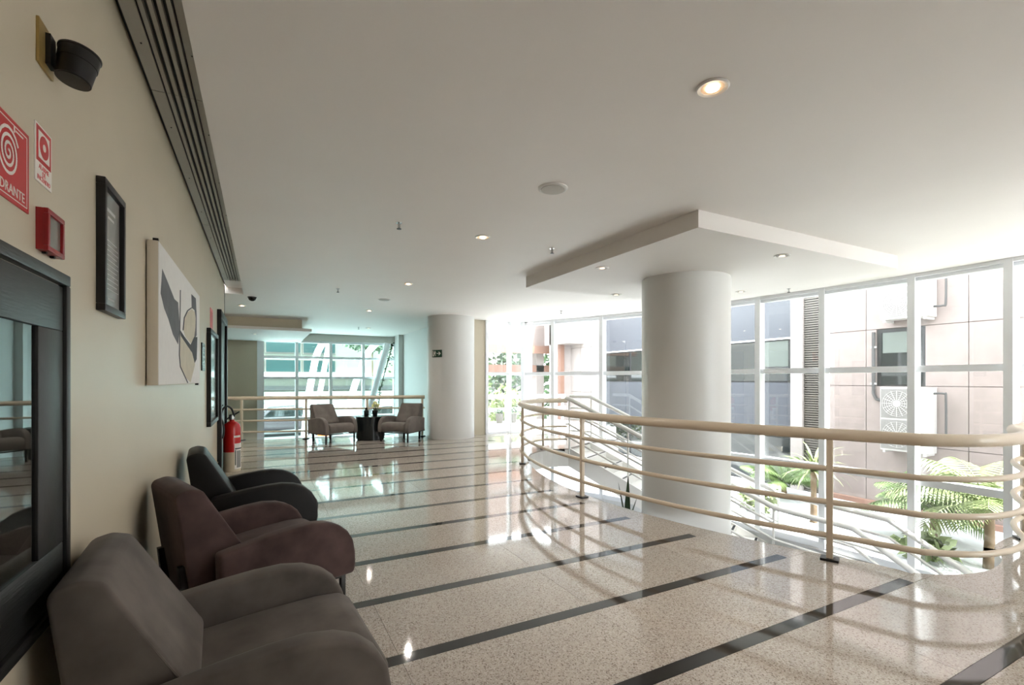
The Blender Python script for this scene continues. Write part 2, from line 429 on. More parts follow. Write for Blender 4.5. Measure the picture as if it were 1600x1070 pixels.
for a, b in zip(mu, mu[1:]):
    ma, mb = at_wall(a), at_wall(b)
    pa, pb = ma.translation, mb.translation
    L = (pa - pb).length; ang = math.atan2(pa.y - pb.y, pa.x - pb.x)
    M = Matrix.Translation((pa + pb) / 2) @ Matrix.Rotation(ang - math.pi / 2, 4, 'Z')
    for z, h in levels:
        bm = bmesh.new(); bbox(bm, -0.10, 0.04, -L / 2 + .02, L / 2 - .02, z - h, z + h); obj('transom', bm, 'frame_white', win, mx=M)
    for (z0, z1) in ((-1.33, -0.12), (-0.02, 1.515), (1.605, 2.83)):
        bm = bmesh.new(); bbox(bm, -0.006, 0.006, -L / 2 + .01, L / 2 - .01, z0, z1); obj('glass_pane', bm, 'window_glass', win, mx=M)
win2 = struct('window_2', 'glazed end wall with white frames facing the garden')
xs = [5.13, 5.80, 6.42]
for x in xs:
    bm = bmesh.new(); bbox(bm, x - .035, x + .035, 11.2, 11.36, 0, ZC); obj('mullion', bm, 'frame_white', win2)
for a, b in zip(xs, xs[1:]):
    for z, h in ((0.03, .03), (1.56, .04), (2.88, .04)):
        bm = bmesh.new(); bbox(bm, a + .035, b - .035, 11.24, 11.34, z - h, z + h); obj('transom', bm, 'frame_white', win2)
    for z0, z1 in ((0.06, 1.52), (1.6, 2.84)):
        bm = bmesh.new(); bbox(bm, a + .03, b - .03, 11.285, 11.297, z0, z1); obj('glass_pane', bm, 'window_glass', win2)
win3 = struct('window_3', 'large gridded window at the end of the far hall')
xs = [-0.02, 1.03, 2.08, 3.15, 4.24]; zs = [-3.0, -1.9, -1.2, -0.54, 0.13, 0.80, 1.47, 2.14, 2.66]
for i, x in enumerate(xs):
    w = .1 if i == 0 else .045
    bm = bmesh.new(); bbox(bm, x - w, x + w, 17.18, 17.34, -3.0, 2.7); obj('mullion', bm, 'frame_white', win3)
for a, b in zip(xs, xs[1:]):
    for z in zs:
        bm = bmesh.new(); bbox(bm, a + .045, b - .045, 17.2, 17.3, z - .04, z + .04); obj('transom', bm, 'frame_white', win3)
    for z0, z1 in zip(zs, zs[1:]):
        bm = bmesh.new(); bbox(bm, a + .04, b - .04, 17.25, 17.262, z0 + .03, z1 - .03); obj('glass_pane', bm, 'green_glass', win3)
bm = bmesh.new(); bbox(bm, -0.12, 4.28, 17.15, 17.4, 2.7, 2.95); obj('header', bm, 'wall_grey', win3)

# ------------------------------------------------------------------ columns
def column(cx, cy, z0, z1, label, sides=64):
    bm = bmesh.new(); lathe(bm, [(0.575, z0), (0.575, z1)], sides)
    o = obj('round_column', bm, 'column_white', None, True, mx=Matrix.Translation((cx, cy, 0)))
    return tag(o, label, 'column')
column(5.16, 4.75, -3.0, ZS + .01, 'thick round white column rising through the stairwell into the square ceiling panel')
column(4.13, 11.16, -0.0, ZC + .01, 'thick round white column with a green exit sign standing behind the far armchairs')

# ------------------------------------------------------------------ guard rails
RZ = [0.978, 0.71, 0.45, 0.19]
def guard_rail(label, path, posts, zs=RZ, plate_rot=None):
    t = thing('guard_rail', label, 'railing')
    for i, z in enumerate(zs):
        bm = bmesh.new(); tube(bm, [(p[0], p[1], z) for p in path], 0.045 if i == 0 else 0.022, 14 if i == 0 else 10)
        obj('top_rail' if i == 0 else 'mid_rail', bm, 'rail_cream', t, True)
    for (x, y) in posts:
        bm = bmesh.new(); bbox(bm, -.022, .022, -.022, .022, 0, zs[0] - .02); bevel(bm, .004, 2)
        a = math.atan2(y - VC[1], x - VC[0])
        M = Matrix.Translation((x, y, 0)) @ Matrix.Rotation(a, 4, 'Z')
        p = obj('post', bm, 'rail_cream', t, True, mx=M)
        bm = bmesh.new(); bbox(bm, -.05, .05, -.06, .06, 0, .018); obj('base_plate', bm, 'black_metal', p)
    return t
rail_path = smoothpath([(8.25, 1.70, 0), (7.2, 1.70, 0), (6.3, 1.69, 0), (5.75, 1.66, 0), (5.42, 1.56, 0), (5.1, 1.42, 0), (4.75, 1.38, 0), (4.4, 1.46, 0), (4.12, 1.66, 0)], 5)
rail_path += [Vector((vx(y, 6.06), y, 0)) for y in [2.0 + 0.2 * i for i in range(25)]]
rail_path += smoothpath([(vx(6.95, 6.06), 6.95, 0), (4.02, 7.38, 0), (4.45, 7.95, 0), (5.03, 8.33, 0), (5.55, 8.2, 0)], 6)
guard_rail('cream painted tubular guard rail curving along the open edge of the gallery floor', rail_path,
           [(3.86, 7.02), (vx(4.69, 6.06), 4.69), (vx(2.17, 6.06), 2.17), (5.05, 8.32), (5.95, 1.66)])
pts = [(x, rail_y(x), 0) for x in (-3.95, -0.4, 0.94, 2.3, 3.60)]
guard_rail('straight cream tubular guard rail behind the two far armchairs', pts, [(x, rail_y(x)) for x in (-1.74, -0.4, 0.94, 2.28, 3.54)])

# ------------------------------------------------------------------ staircase
sv = Vector((0.5, -0.866)); nv = Vector((0.866, 0.5)); P0 = Vector((5.55, 8.15)); SWD = 1.12
NST, RUN, RISE = 10, 0.37, 0.17
stc = thing('staircase', 'white staircase with tubular handrails descending behind the round column', 'staircase')
def q(L, w): p = P0 + sv * L + nv * w; return (p.x, p.y)
for i in range(NST):
    z = -RISE * (i + 1)
    bm = bmesh.new(); slab(bm, [q(i * RUN, .05), q((i + 1) * RUN + .03, .05), q((i + 1) * RUN + .03, SWD - .05), q(i * RUN, SWD - .05)], z - .04, z)
    s_ = obj('step', bm, 'stair_white', stc)
    bm = bmesh.new(); slab(bm, [q(i * RUN, .05), q(i * RUN + .02, .05), q(i * RUN + .02, SWD - .05), q(i * RUN, SWD - .05)], z, z + RISE - .04)
    obj('riser', bm, 'stair_white', s_)
    bm = bmesh.new(); slab(bm, [q(i * RUN - .02, .052), q(i * RUN + .02, .052), q(i * RUN + .02, SWD - .052), q(i * RUN - .02, SWD - .052)], z + RISE + .001, z + RISE + .006)
    obj('nosing', bm, 'black_metal', s_)
LT = NST * RUN
for w in (0.0, SWD):
    prof = [(0, 0.02), (LT, -RISE * NST + .02), (LT, -RISE * NST - .30), (0, -.36)]
    bm = bmesh.new()
    prism(bm, prof, lambda p: Vector((*q(p[0], w), p[1])), lambda p: Vector((*q(p[0], w + (.05 if w == 0 else -.05)), p[1])))
    obj('stringer', bm, 'stair_white', stc)
zl = -RISE * NST
c1 = Vector(q(LT, 0)); c2 = Vector(q(LT, SWD))
d2 = Vector((-0.10, -0.995))
land = [tuple(c1), tuple(c2), (min(c2.x, wx(3.6, -.2)), 3.6), (c1.x - .1, 3.6)]
bm = bmesh.new(); slab(bm, land, zl - .3, zl); obj('landing', bm, 'stair_white', stc)
L2 = 3.0
for i in range(8):
    z = zl - .17 * (i + 1)
    y0 = 3.6 - i * .32; bm = bmesh.new(); slab(bm, [(c1.x - .1 - .03 * i, y0), (wx(3.0, -.3), y0), (wx(3.0, -.3), y0 - .34), (c1.x - .1 - .03 * i, y0 - .34)], max(z - .04, -3.0), max(z, -2.98))
    obj('step', bm, 'stair_white', stc)
for w, ex in ((0.0, c1), (SWD, c2)):
    for j, dz in enumerate((1.02, 0.76, 0.50, 0.24)):
        a = Vector((*q(0, w), dz)); b = Vector((*q(LT, w), zl + dz)); 
        e = (Vector((c1.x - .05, 3.75, zl + dz)) if w == 0 else Vector((wx(3.75, -.22), 3.75, zl + dz)))
        f_ = Vector((e.x - .12, 1.6, zl + dz - 1.05))
        lead = [Vector((*q(-.5 if w else -.06, w), dz))]
        pts = lead + [a, a.lerp(b, .5), b - Vector((0, 0, .0)), b.lerp(e, .5), e, e.lerp(f_, .5), f_]
        bm = bmesh.new(); tube(bm, pts, 0.04 if j == 0 else 0.02, 10)
        obj('handrail' if j == 0 else 'stair_rail', bm, 'stair_white', stc, True)
    for L in (0.02, 1.25, 2.5, LT - .02):
        z = -RISE * L / RUN
        p = q(L, w)
        bm = bmesh.new(); tube(bm, [(p[0], p[1], z - .1), (p[0], p[1], z + 1.0)], .018, 8); obj('baluster', bm, 'stair_white', stc, True)

# ------------------------------------------------------------------ armchairs
def make_chair(name, label, m, loc, rz, group):
    t = thing(name, label, 'armchair', (loc[0], loc[1], 0), rz, group)
    arm = [(-.30, .215), (-.31, .515), (-.22, .53), (-.08, .552), (.06, .568), (.17, .573), (.26, .56), (.335, .53), (.39, .48), (.425, .42), (.438, .345), (.44, .27), (.43, .217)]
    for s in (-1, 1):
        bm = bmesh.new(); y0, y1 = (.30, .40) if s > 0 else (-.40, -.30)
        prism(bm, arm, lambda p: Vector((p[0], y0, p[1])), lambda p: Vector((p[0], y1, p[1])))
        bevel(bm, .022, 3); obj('armrest', bm, m, t, True)
    back = [(-.385, .215), (-.47, .805), (-.455, .83), (-.40, .845), (-.345, .83), (-.12, .44), (-.13, .215)]
    bm = bmesh.new()
    prism(bm, back, lambda p: Vector((p[0], -.285 + .025 * (p[1] > .7), p[1])), lambda p: Vector((p[0], .285 - .025 * (p[1] > .7), p[1])))
    bevel(bm, .022, 3); bk = obj('backrest', bm, m, t, True)
    for s in (-1, 1):
        bm = bmesh.new(); tube(bm, [(-.352, s * .256, .815), (-.13, s * .279, .445)], .0045, 6); obj('piping', bm, m, bk, True)
    seat = [(-.16, .225), (-.16, .40), (.1, .425), (.3, .437), (.405, .43), (.452, .395), (.465, .33), (.45, .255), (.40, .222)]
    bm = bmesh.new()
    prism(bm, seat, lambda p: Vector((p[0], -.298, p[1])), lambda p: Vector((p[0], .298, p[1])))
    bevel(bm, .03, 3); obj('seat_cushion', bm, m, t, True)
    for s in (-1, 1):
        box('leg', .36, .39, s * .345 - .015, s * .345 + .015, 0, .225, 'dark_steel', t, .003)
        bm = bmesh.new()
        prism(bm, [(-.372, 0), (-.40, 0), (-.446, .45), (-.415, .45), (-.38, .215)], lambda p: Vector((p[0], s * .21 - .02, p[1])), lambda p: Vector((p[0], s * .21 + .02, p[1])))
        obj('leg', bm, 'black_metal', t)
        box('side_bar', -.38, .385, s * .345 - .013, s * .345 + .013, .196, .219, 'dark_steel', t)
    for x in (-.36, .375): box('cross_bar', x - .013, x + .013, -.345, .345, .197, .217, 'dark_steel', t)
    return t
G1 = 'armchairs along the beige wall'
make_chair('armchair', 'taupe suede armchair beside the black framed hydrant cabinet', 'suede_taupe', (-.065, 2.01), math.radians(4), G1)
make_chair('armchair', 'worn plum brown suede armchair between the taupe one and the black one', 'suede_plum', (-.03, 3.29), math.radians(20), G1)
make_chair('armchair', 'black leather armchair next to the fire extinguisher', 'black_leather', (-.055, 4.62), math.radians(5), G1)
G2 = 'armchairs at the far round table'
make_chair('armchair', 'grey fabric armchair beside the round black table, backed by the straight guard rail', 'suede_grey', (1.40, 11.52), math.radians(-66), G2)
make_chair('armchair', 'grey fabric armchair between the round black table and the white column', 'suede_grey', (2.93, 11.10), math.radians(-136), G2)

# side table, pot, vase
tb = thing('side_table', 'round black drum side table between the grey armchairs', 'table', (2.28, 11.58, 0))
bm = bmesh.new(); lathe(bm, [(.30, 0), (.30, .03), (.325, .035), (.325, .52)], 40); obj('drum', bm, 'black_lacquer', tb, True)
bm = bmesh.new(); lathe(bm, [(.335, .52), (.335, .545), (.33, .55)], 40); obj('table_top', bm, 'black_lacquer', tb, True)
vz = thing('vase', 'dark slim bottle vase on the black drum table', 'vase', (2.18, 11.55, .55))
bm = bmesh.new(); lathe(bm, [(.045, 0), (.055, .03), (.055, .12), (.03, .15), (.028, .19), (.034, .2)], 20); obj('vase_body', bm, 'pot_black', vz, True)
fp = thing('flower_pot', 'small black pot of pale yellow flowers on the drum table', 'potted plant', (2.37, 11.5, .55))
bm = bmesh.new(); lathe(bm, [(.05, 0), (.075, .14), (.07, .14)], 20); obj('pot', bm, 'pot_black', fp, True)
for i in range(9):
    a = i * 2.4; r = .02 + .055 * (i % 3) / 2; h = .2 + .03 * (i % 4)
    bm = bmesh.new(); lathe(bm, [(.004, 0), (.03, .01), (.038, .03), (.03, .05), (.008, .06)], 8)
    obj('blossom', bm, 'flower', fp, True, mx=Matrix.Translation((r * math.cos(a), r * math.sin(a), h)))
    bm = bmesh.new(); tube(bm, [(0.3 * r * math.cos(a), .3 * r * math.sin(a), .12), (r * math.cos(a), r * math.sin(a), h + .01)], .004, 5); obj('stem', bm, 'leaf_dark', fp)
for i in range(7):
    a = i * .9; bm = bmesh.new()
    p = [(.02, 0, .14), (.06, .02, .17), (.11, 0, .18), (.06, -.02, .17)]
    bm.faces.new([bm.verts.new(Matrix.Rotation(a, 4, 'Z') @ Vector(v)) for v in p]); obj('leaf', bm, 'leaf', fp)

# ------------------------------------------------------------------ things on the left wall
def on_wall(y, z, off=0.0): return Matrix.Translation((WX + off, y, z)) @ Matrix(((0, 0, 1, 0), (1, 0, 0, 0), (0, 1, 0, 0), (0, 0, 0, 1)))   # local x along +Y, y up, z out
def wthing(name, label, cat, y, z, group=None):
    t = thing(name, label, cat, group=group); t.matrix_world = on_wall(y, z); return t
# hydrant cabinet
hc = wthing('hydrant_cabinet', 'black wooden fire hydrant cabinet door with glass pane set in the beige wall', 'cabinet', 1.52, 1.208)
hw, hh = .526, .527
for (a, b, c, d, mm) in ((-hw, hw, hh - .035, hh, 'black_wood_cross'), (-hw, hw, -hh, -hh + .035, 'black_wood_cross'), (-hw, -hw + .035, -hh + .035, hh - .035, 'black_wood'), (hw - .035, hw, -hh + .035, hh - .035, 'black_wood')):
    box('outer_frame', a, b, c, d, -.01, .022, mm, hc, .004)
iw, ih = hw - .042, hh - .042; gw, gz0, gz1 = .295, -.318, .345
dr = box('door_rail', -iw, iw, gz1, ih, -.005, .014, 'black_wood_cross', hc, .003)
box('door_rail', -iw, iw, -ih, gz0, -.005, .014, 'black_wood_cross', hc, .003)
box('door_stile', -iw, -gw, gz0, gz1, -.005, .014, 'black_wood', hc, .003)
box('door_stile', gw, iw, gz0, gz1, -.005, .014, 'black_wood', hc, .003)
box('cabinet_back', -iw, iw, -ih, ih, -.012, -.008, 'paper_grey', hc)
box('glass_pane', -gw - .005, gw + .005, gz0 - .005, gz1 + .005, .002, .006, 'cabinet_glass', hc)
# hydrant sign
hs = wthing('hydrant_sign', 'square red fire hydrant sign with a white hose spiral', 'sign', 1.665, 1.962)
box('plate', -.12, .12, -.107, .107, 0, .003, 'sign_red', hs)
for (a, b, c, d) in ((-.12, .12, .101, .107), (-.12, .12, -.107, -.101), (-.12, -.114, -.107, .107), (.114, .12, -.107, .107)):
    box('outer_border', a, b, c, d, .003, .0036, 'sign_red', hs)
for (a, b, c, d) in ((-.11, .11, .094, .0965), (-.11, .11, -.0965, -.094), (-.11, -.1075, -.0965, .0965), (.1075, .11, -.0965, .0965)):
    box('border_line', a, b, c, d, .003, .0038, 'sign_white', hs)
sp = [(.062 * (1 - t / 60) * math.cos(.5 + t * .36), .015 + .066 * (1 - t / 60) * math.sin(.5 + t * .36)) for t in range(58)]
bm = bmesh.new()
for i in range(len(sp) - 1):
    a, b = Vector(sp[i]), Vector(sp[i + 1]); n = Vector((-(b - a).y, (b - a).x)).normalized() * .0042
    bm.faces.new([bm.verts.new((v.x, v.y, .0038)) for v in (a - n, b - n, b + n, a + n)])
obj('hose_spiral', bm, 'sign_white', hs)
box('hose_nozzle', .0, .006, .078, .094, .003, .0038, 'sign_white', hs, mx=Matrix.Translation((.03, 0, 0)))
box('hose_tip', .04, .085, .083, .087, .003, .0038, 'sign_white', hs)
text('lettering', 'HIDRANTE', .036, 'sign_white', hs, Matrix.Translation((.005, -.076, .0036)))
# alarm sign
al = wthing('alarm_sign', 'small white sign with red alarm symbol above the red alarm box', 'sign', 1.889, 2.053)
box('plate', -.06, .06, -.083, .083, 0, .003, 'sign_white', al)
box('red_square', -.053, .053, -.024, .078, .003, .0036, 'sign_red', al)
box('white_square', -.040, .040, -.012, .066, .0036, .004, 'sign_white', al)
bm = bmesh.new(); lathe(bm, [(.033, .004), (.033, .0044)], 28); obj('red_disc', bm, 'sign_red', al, mx=Matrix.Translation((0, .027, 0)))
bm = bmesh.new(); lathe(bm, [(.011, .0044), (.011, .0048)], 20); obj('white_dot', bm, 'sign_white', al, mx=Matrix.Translation((0, .027, 0)))
for i, s in enumerate(('ALARME', 'DE', 'INCÊNDIO')):
    text('lettering', s, .0195, 'sign_pink', al, Matrix.Translation((0, -.037 - .0165 * i, .0034)))
# alarm box
ab = wthing('fire_alarm_box', 'red break-glass fire alarm box mounted under the alarm sign', 'alarm box', 1.905, 1.834)
bm = bmesh.new(); bbox(bm, -.065, .065, -.06, .06, 0, .018); obj('housing', bm, 'red_plastic', ab)
for (a, b, c, d) in ((-.066, .066, .046, .061), (-.066, .066, -.061, -.046), (-.066, -.05, -.046, .046), (.05, .066, -.046, .046)):
    box('bezel', a, b, c, d, .016, .028, 'red_plastic', ab, .002)
box('glass_window', -.05, .05, -.046, .046, .016, .021, 'dim_glass', ab)
for x in (-.03, .03): box('test_port', x - .006, x + .006, -.066, -.059, .004, .014, 'black_metal', ab)
# wall spotlight
wl = wthing('wall_spotlight', 'black cup shaped wall spotlight on a brass plate above the signs', 'wall lamp', 1.895, 2.37)
box('wall_plate', -.055, .055, -.06, .07, 0, .008, 'brass', wl, .002)
bm = bmesh.new(); bbox(bm, -.012, .03, -.04, .05, .006, .02); obj('bracket', bm, 'black_metal', wl)
M = Matrix.Translation((.02, -.05, .064)) @ Matrix.Rotation(math.radians(-90 + 8), 4, 'X') @ Matrix.Rotation(math.radians(8), 4, 'Y')
bm = bmesh.new(); lathe(bm, [(.043, -.010), (.043, -.008), (.047, .045), (.049, .046), (.0505, .078), (.053, .080), (.053, .085), (.048, .085), (.044, .045), (.015, .042)], 40); cup = obj('cup', bm, 'black_metal', wl, True, mx=M)
bm = bmesh.new(); lathe(bm, [(.039, -.012), (.039, -.010)], 40); obj('cup_underside', bm, 'dark_steel', cup, True)
# framed notice
fr = wthing('framed_notice', 'black framed grey notice hanging on the beige wall beside the painting', 'frame', 2.56, 1.934)
fw, fh = .16, .262
for (a, b, c, d) in ((-fw, fw, fh - .028, fh), (-fw, fw, -fh, -fh + .028), (-fw, -fw + .028, -fh + .028, fh - .028), (fw - .028, fw, -fh + .028, fh - .028)):
    box('frame_side', a, b, c, d, 0, .03, 'black_metal', fr, .003)
box('notice_sheet', -fw + .02, fw - .02, -fh + .02, fh - .02, .004, .012, 'paper_grey', fr)
for i, (y, w, h) in enumerate([(.165, .065, .014), (.135, .045, .011)] + [(.04 - .02 * i, .11 if i % 3 else .09, .0032) for i in range(11)] + [(-.2, .05, .01)]):
    box('text_line', -w, w, y - h / 2, y + h / 2, .012, .0125, 'paper_text', fr)
# painting
pa = wthing('abstract_painting', 'wide unframed canvas painting with grey brush strokes and a pale round form', 'painting', 4.31, 1.775)
PW, PH = 1.01, .405
box('canvas_body', -PW, PW, -PH, PH, .006, .058, 'canvas_side', pa, .003)
box('canvas_front', -PW + .002, PW - .002, -PH + .002, PH - .002, .058, .06, 'canvas', pa)
def stroke(name, poly, m, z=.0605):
    bm = bmesh.new(); prism(bm, poly, lambda p: Vector((p[0], p[1], .06)), lambda p: Vector((p[0], p[1], z)))
    bmesh.ops.triangulate(bm, faces=[f for f in bm.faces if len(f.verts) > 4]); obj(name, bm, m, pa)
stroke('brush_stroke', [(-.9, .27), (-.69, .22), (-.46, .16), (-.3, .16), (-.22, -.01), (-.3, -.13), (-.52, -.08), (-.69, 0), (-.84, .05), (-.95, .12)], 'ink_grey')
stroke('pale_patch', [(-.23, -.03), (-.01, -.06), (.43, -.13), (.66, -.24), (.36, -.395), (.1, -.36), (-.18, -.28), (-.26, -.2)], 'ochre_wash', .0606)
stroke('pale_oval', [(-.07, 0), (-.01, .08), (.17, .15), (.43, .21), (.66, .21), (.74, .12), (.66, 0), (.41, -.08), (.07, -.05)], 'ochre_wash', .0607)
stroke('brush_stroke', [(.41, .33), (.71, .34), (.77, .2), (.77, .02), (.58, -.03), (.68, .08), (.7, .17), (.62, .225), (.43, .22)], 'ink_grey', .0609)
stroke('brush_stroke', [(-.22, -.02), (-.01, -.05), (.36, -.09), (.58, -.01), (.82, .01), (.77, -.19), (.63, -.23), (.46, -.15), (.17, -.11), (-.18, -.06)], 'ink_dark', .0611)
for ln in ([(-.21, .26, .061), (-.235, 0, .061), (-.26, -.2, .061), (-.21, -.28, .061), (-.01, -.34, .061), (.17, -.395, .061)], [(-.08, -.01, .061), (-.02, .085, .061), (.16, .16, .061), (.4, .215, .061)]):
    bm = bmesh.new(); tube(bm, ln, .005, 5); obj('thin_line', bm, 'ink_grey', pa)
for x, y in ((-.98, .41), (.96, -.41)):
    box('hanging_clip', x - .012, x + .012, y - .012, y + .012, .03, .056, 'dark_steel', pa)
# small plate, red sign, framed board, dark door further along
pl = wthing('wall_plaque', 'small dark plaque with pale marks right of the painting', 'plaque', 6.22, 1.65)
box('plate', -.15, .15, -.15, .15, 0, .012, 'black_metal', pl)
for i in range(5): box('plaque_mark', -.1, .1, .1 - .05 * i - .012, .1 - .05 * i + .012, .012, .0126, 'paper_grey', pl)
rs = wthing('fire_sign', 'small red and white fire sign above the long framed board', 'sign', 7.25, 2.17)
box('plate', -.16, .16, -.14, .14, 0, .006, 'sign_pink', rs)
box('sign_panel', -.12, .12, -.10, .10, .006, .007, 'sign_red', rs)
fb = wthing('framed_board', 'tall black framed dark glass board on the wall near the extinguisher', 'frame', 7.22, 1.43)
bw, bh = .56, .585
for (a, b, c, d) in ((-bw, bw, bh - .05, bh), (-bw, bw, -bh, -bh + .05), (-bw, -bw + .05, -bh + .05, bh - .05), (bw - .05, bw, -bh + .05, bh - .05)):
    box('frame_side', a, b, c, d, 0, .045, 'black_metal', fb, .004)
box('board_glass', -bw + .03, bw - .03, -bh + .03, bh - .03, .004, .018, 'dim_glass', fb)
dr2 = struct('door_1', 'dark framed doorway at the end of the left wall'); dr2.matrix_world = on_wall(8.88, 0)
for (a, b, c, d) in ((-.72, -.60, 0, 2.43), (.60, .72, 0, 2.43), (-.60, .60, 2.31, 2.43)):
    box('door_frame', a, b, c, d, 0, .055, 'black_metal', dr2, .005)
box('door_leaf', -.60, .60, 0, 2.31, .002, .02, 'black_wood', dr2)
bm = bmesh.new(); lathe(bm, [(.012, 0), (.012, .05)], 12); kn = obj('door_handle', bm, 'chrome', dr2, True, mx=Matrix.Translation((-.5, 1.02, .02)))
# exit sign on the far column
ex = thing('exit_sign', 'green exit sign with running figure and arrow on the far column', 'sign')
pa_ = math.radians(-109); er = .577
ex.matrix_world = Matrix.Translation((4.13 + er * math.cos(pa_ - .62), 11.16 + er * math.sin(pa_ - .62), 2.02)) @ Matrix.Rotation(pa_ - .62 + math.pi / 2, 4, 'Z') @ Matrix.Rotation(math.pi / 2, 4, 'X')
EW, EH = .135, .085
box('plate', -EW, EW, -EH, EH, -.012, .004, 'sign_green', ex)
box('arrow_shaft', .0, .085, -.008, .008, .004, .005, 'sign_white', ex)
bm = bmesh.new(); prism(bm, [(.06, -.045), (.112, 0), (.06, .045), (.045, .035), (.075, 0), (.045, -.035)], lambda p: Vector((p[0], p[1], .004)), lambda p: Vector((p[0], p[1], .005)))
bmesh.ops.triangulate(bm, faces=[f for f in bm.faces if len(f.verts) > 4]); obj('arrow_head', bm, 'sign_white', ex)
box('door_symbol', -.12, -.10, -.07, .07, .004, .005, 'sign_white', ex)
bm = bmesh.new(); lathe(bm, [(.014, .004), (.014, .005)], 14); obj('figure_head', bm, 'sign_white', ex, mx=Matrix.Translation((-.055, .048, 0)))
for p in ([(-.085, .03), (-.045, .03), (-.05, -.01), (-.08, -.01)], [(-.08, -.01), (-.066, -.01), (-.082, -.065), (-.096, -.06)], [(-.062, -.01), (-.048, -.01), (-.03, -.04), (-.042, -.062), (-.05, -.055), (-.044, -.04)], [(-.045, .03), (-.05, .018), (-.024, .002), (-.02, .012)]):
    bm = bmesh.new(); prism(bm, p, lambda v: Vector((v[0], v[1], .004)), lambda v: Vector((v[0], v[1], .005))); obj('figure_limb', bm, 'sign_white', ex)

# fire extinguisher
fe = thing('fire_extinguisher', 'red fire extinguisher with black hose on a cream stand at the wall end', 'fire extinguisher', (-.40, 8.55, 0))
bm = bmesh.new(); lathe(bm, [(.115, .0), (.12, .02), (.12, .30)], 28); obj('stand', bm, 'cream_paint', fe, True)
bm = bmesh.new(); lathe(bm, [(.118, .30), (.118, .66), (.105, .72), (.06, .755), (.035, .765), (.035, .80)], 28); obj('cylinder', bm, 'red_paint', fe, True)
bm = bmesh.new(); lathe(bm, [(.038, .79), (.04, .81), (.04, .86), (.03, .87)], 16); obj('valve', bm, 'chrome', fe, True)
bm = bmesh.new(); bbox(bm, -.02, .10, -.012, .012, .86, .875, Matrix.Rotation(math.radians(-25), 4, 'Y')); obj('lever', bm, 'black_metal', fe, mx=Matrix.Translation((.35, 0, .1)) if False else Matrix.Translation((-.36, 0, .09)))
bm = bmesh.new(); tube(bm, [(-.09, 0, .78), (-.03, 0, .83), (.04, 0, .87), (.1, 0, .91)], .011, 8); obj('carry_handle', bm, 'black_metal', fe, True)
bm = bmesh.new(); tube(bm, smoothpath([(.03, -.02, .84), (.0, -.06, .95), (-.06, -.09, 1.0), (-.12, -.10, .95), (-.14, -.11, .84), (-.11, -.12, .74), (-.10, -.125, .62), (-.115, -.12, .52)], 5), .014, 8); obj('hose', bm, 'black_metal', fe, True)
def wrap(name, a0, a1, z0, z1, r, m):
    b_ = bmesh.new(); n = 8
    lo = [b_.verts.new((r * math.cos(a0 + (a1 - a0) * i / n), r * math.sin(a0 + (a1 - a0) * i / n), z0)) for i in range(n + 1)]
    hi = [b_.verts.new((v.co.x, v.co.y, z1)) for v in lo]
    for i in range(n): b_.faces.new((lo[i], lo[i + 1], hi[i + 1], hi[i]))
    return obj(name, b_, m, fe, True)
wrap('paper_label', -1.25, .1, .04, .43, .1225, 'sign_white')
wrap('label_band', -1.2, .05, .34, .36, .1228, 'ink_dark'); wrap('label_print', -1.0, -.3, .06, .32, .1228, 'paper_grey')
wrap('label_green', -1.2, -1.08, .1, .33, .1228, 'leaf_dark'); wrap('label_text', -1.3, -.4, .52, .55, .1195, 'sign_white')

# ------------------------------------------------------------------ ceiling fittings
def downlight(x, y, z, label, lit, group='recessed ceiling downlights', r=.075):
    t = thing('downlight', label, 'ceiling light', (x, y, z), 0, group)
    bm = bmesh.new(); lathe(bm, [(r, -.012), (r + .008, -.006), (r + .006, 0.0), (r - .012, 0.0), (r - .016, -.006), (r, -.012)], 28, None, False)
    obj('trim_ring', bm, 'white_plastic', t, True)
    bm = bmesh.new(); lathe(bm, [(r - .014, -.0015), (r - .014, .0)], 28); obj('reflector', bm, 'chrome' if not lit else 'lamp_reflector', t, True)
    bm = bmesh.new(); lathe(bm, [(r * .36, -.014), (r * .44, -.012), (r * .30, -.001)], 20); obj('bulb', bm, 'lamp_lit' if lit else 'lamp_dim', t, True)
    if lit:
        ld = bpy.data.lights.new('lamp', 'SPOT'); ld.energy = LAMP; ld.color = (1.0, 0.92, 0.83); ld.spot_size = math.radians(150); ld.spot_blend = 1.0; ld.shadow_soft_size = .025
        l = bpy.data.objects.new('lamp', ld); COL.objects.link(l); l.parent = t; l.location = (0, 0, -.02)
for (x, y, z, lb, lit) in [
    (2.09, 1.74, ZC, 'lit recessed downlight in the ceiling across from the hydrant cabinet', True),
    (2.10, 4.70, ZC, 'lit recessed downlight across from the painting, level with the dropped panel', True),
    (2.07, 7.53, ZC, 'lit recessed downlight across from the tall framed board', True),
    (2.11, 10.84, ZC, 'lit recessed downlight over the far round table', True),
    (-.35, 11.31, ZC, 'small lit downlight beyond the dome camera', True),
    (2.80, 14.5, ZC, 'recessed downlight in the far hall ceiling before the gridded window', False),
    (3.69, 4.69, ZS, 'downlight in the dropped panel at its edge nearest the left wall', False),
    (5.04, 6.05, ZS, 'downlight in the dropped panel at its edge facing the far glazed wall', False),
    (5.08, 3.31, ZS, 'downlight in the dropped panel at its near edge before the column', False),
    (6.58, 4.95, ZS, 'downlight in the dropped panel between column and curved window', False),
    (-.15, 14.5, 2.63, 'recessed downlight in the stepped soffit of the far hall', False)]:
    downlight(x, y, z, lb, lit)
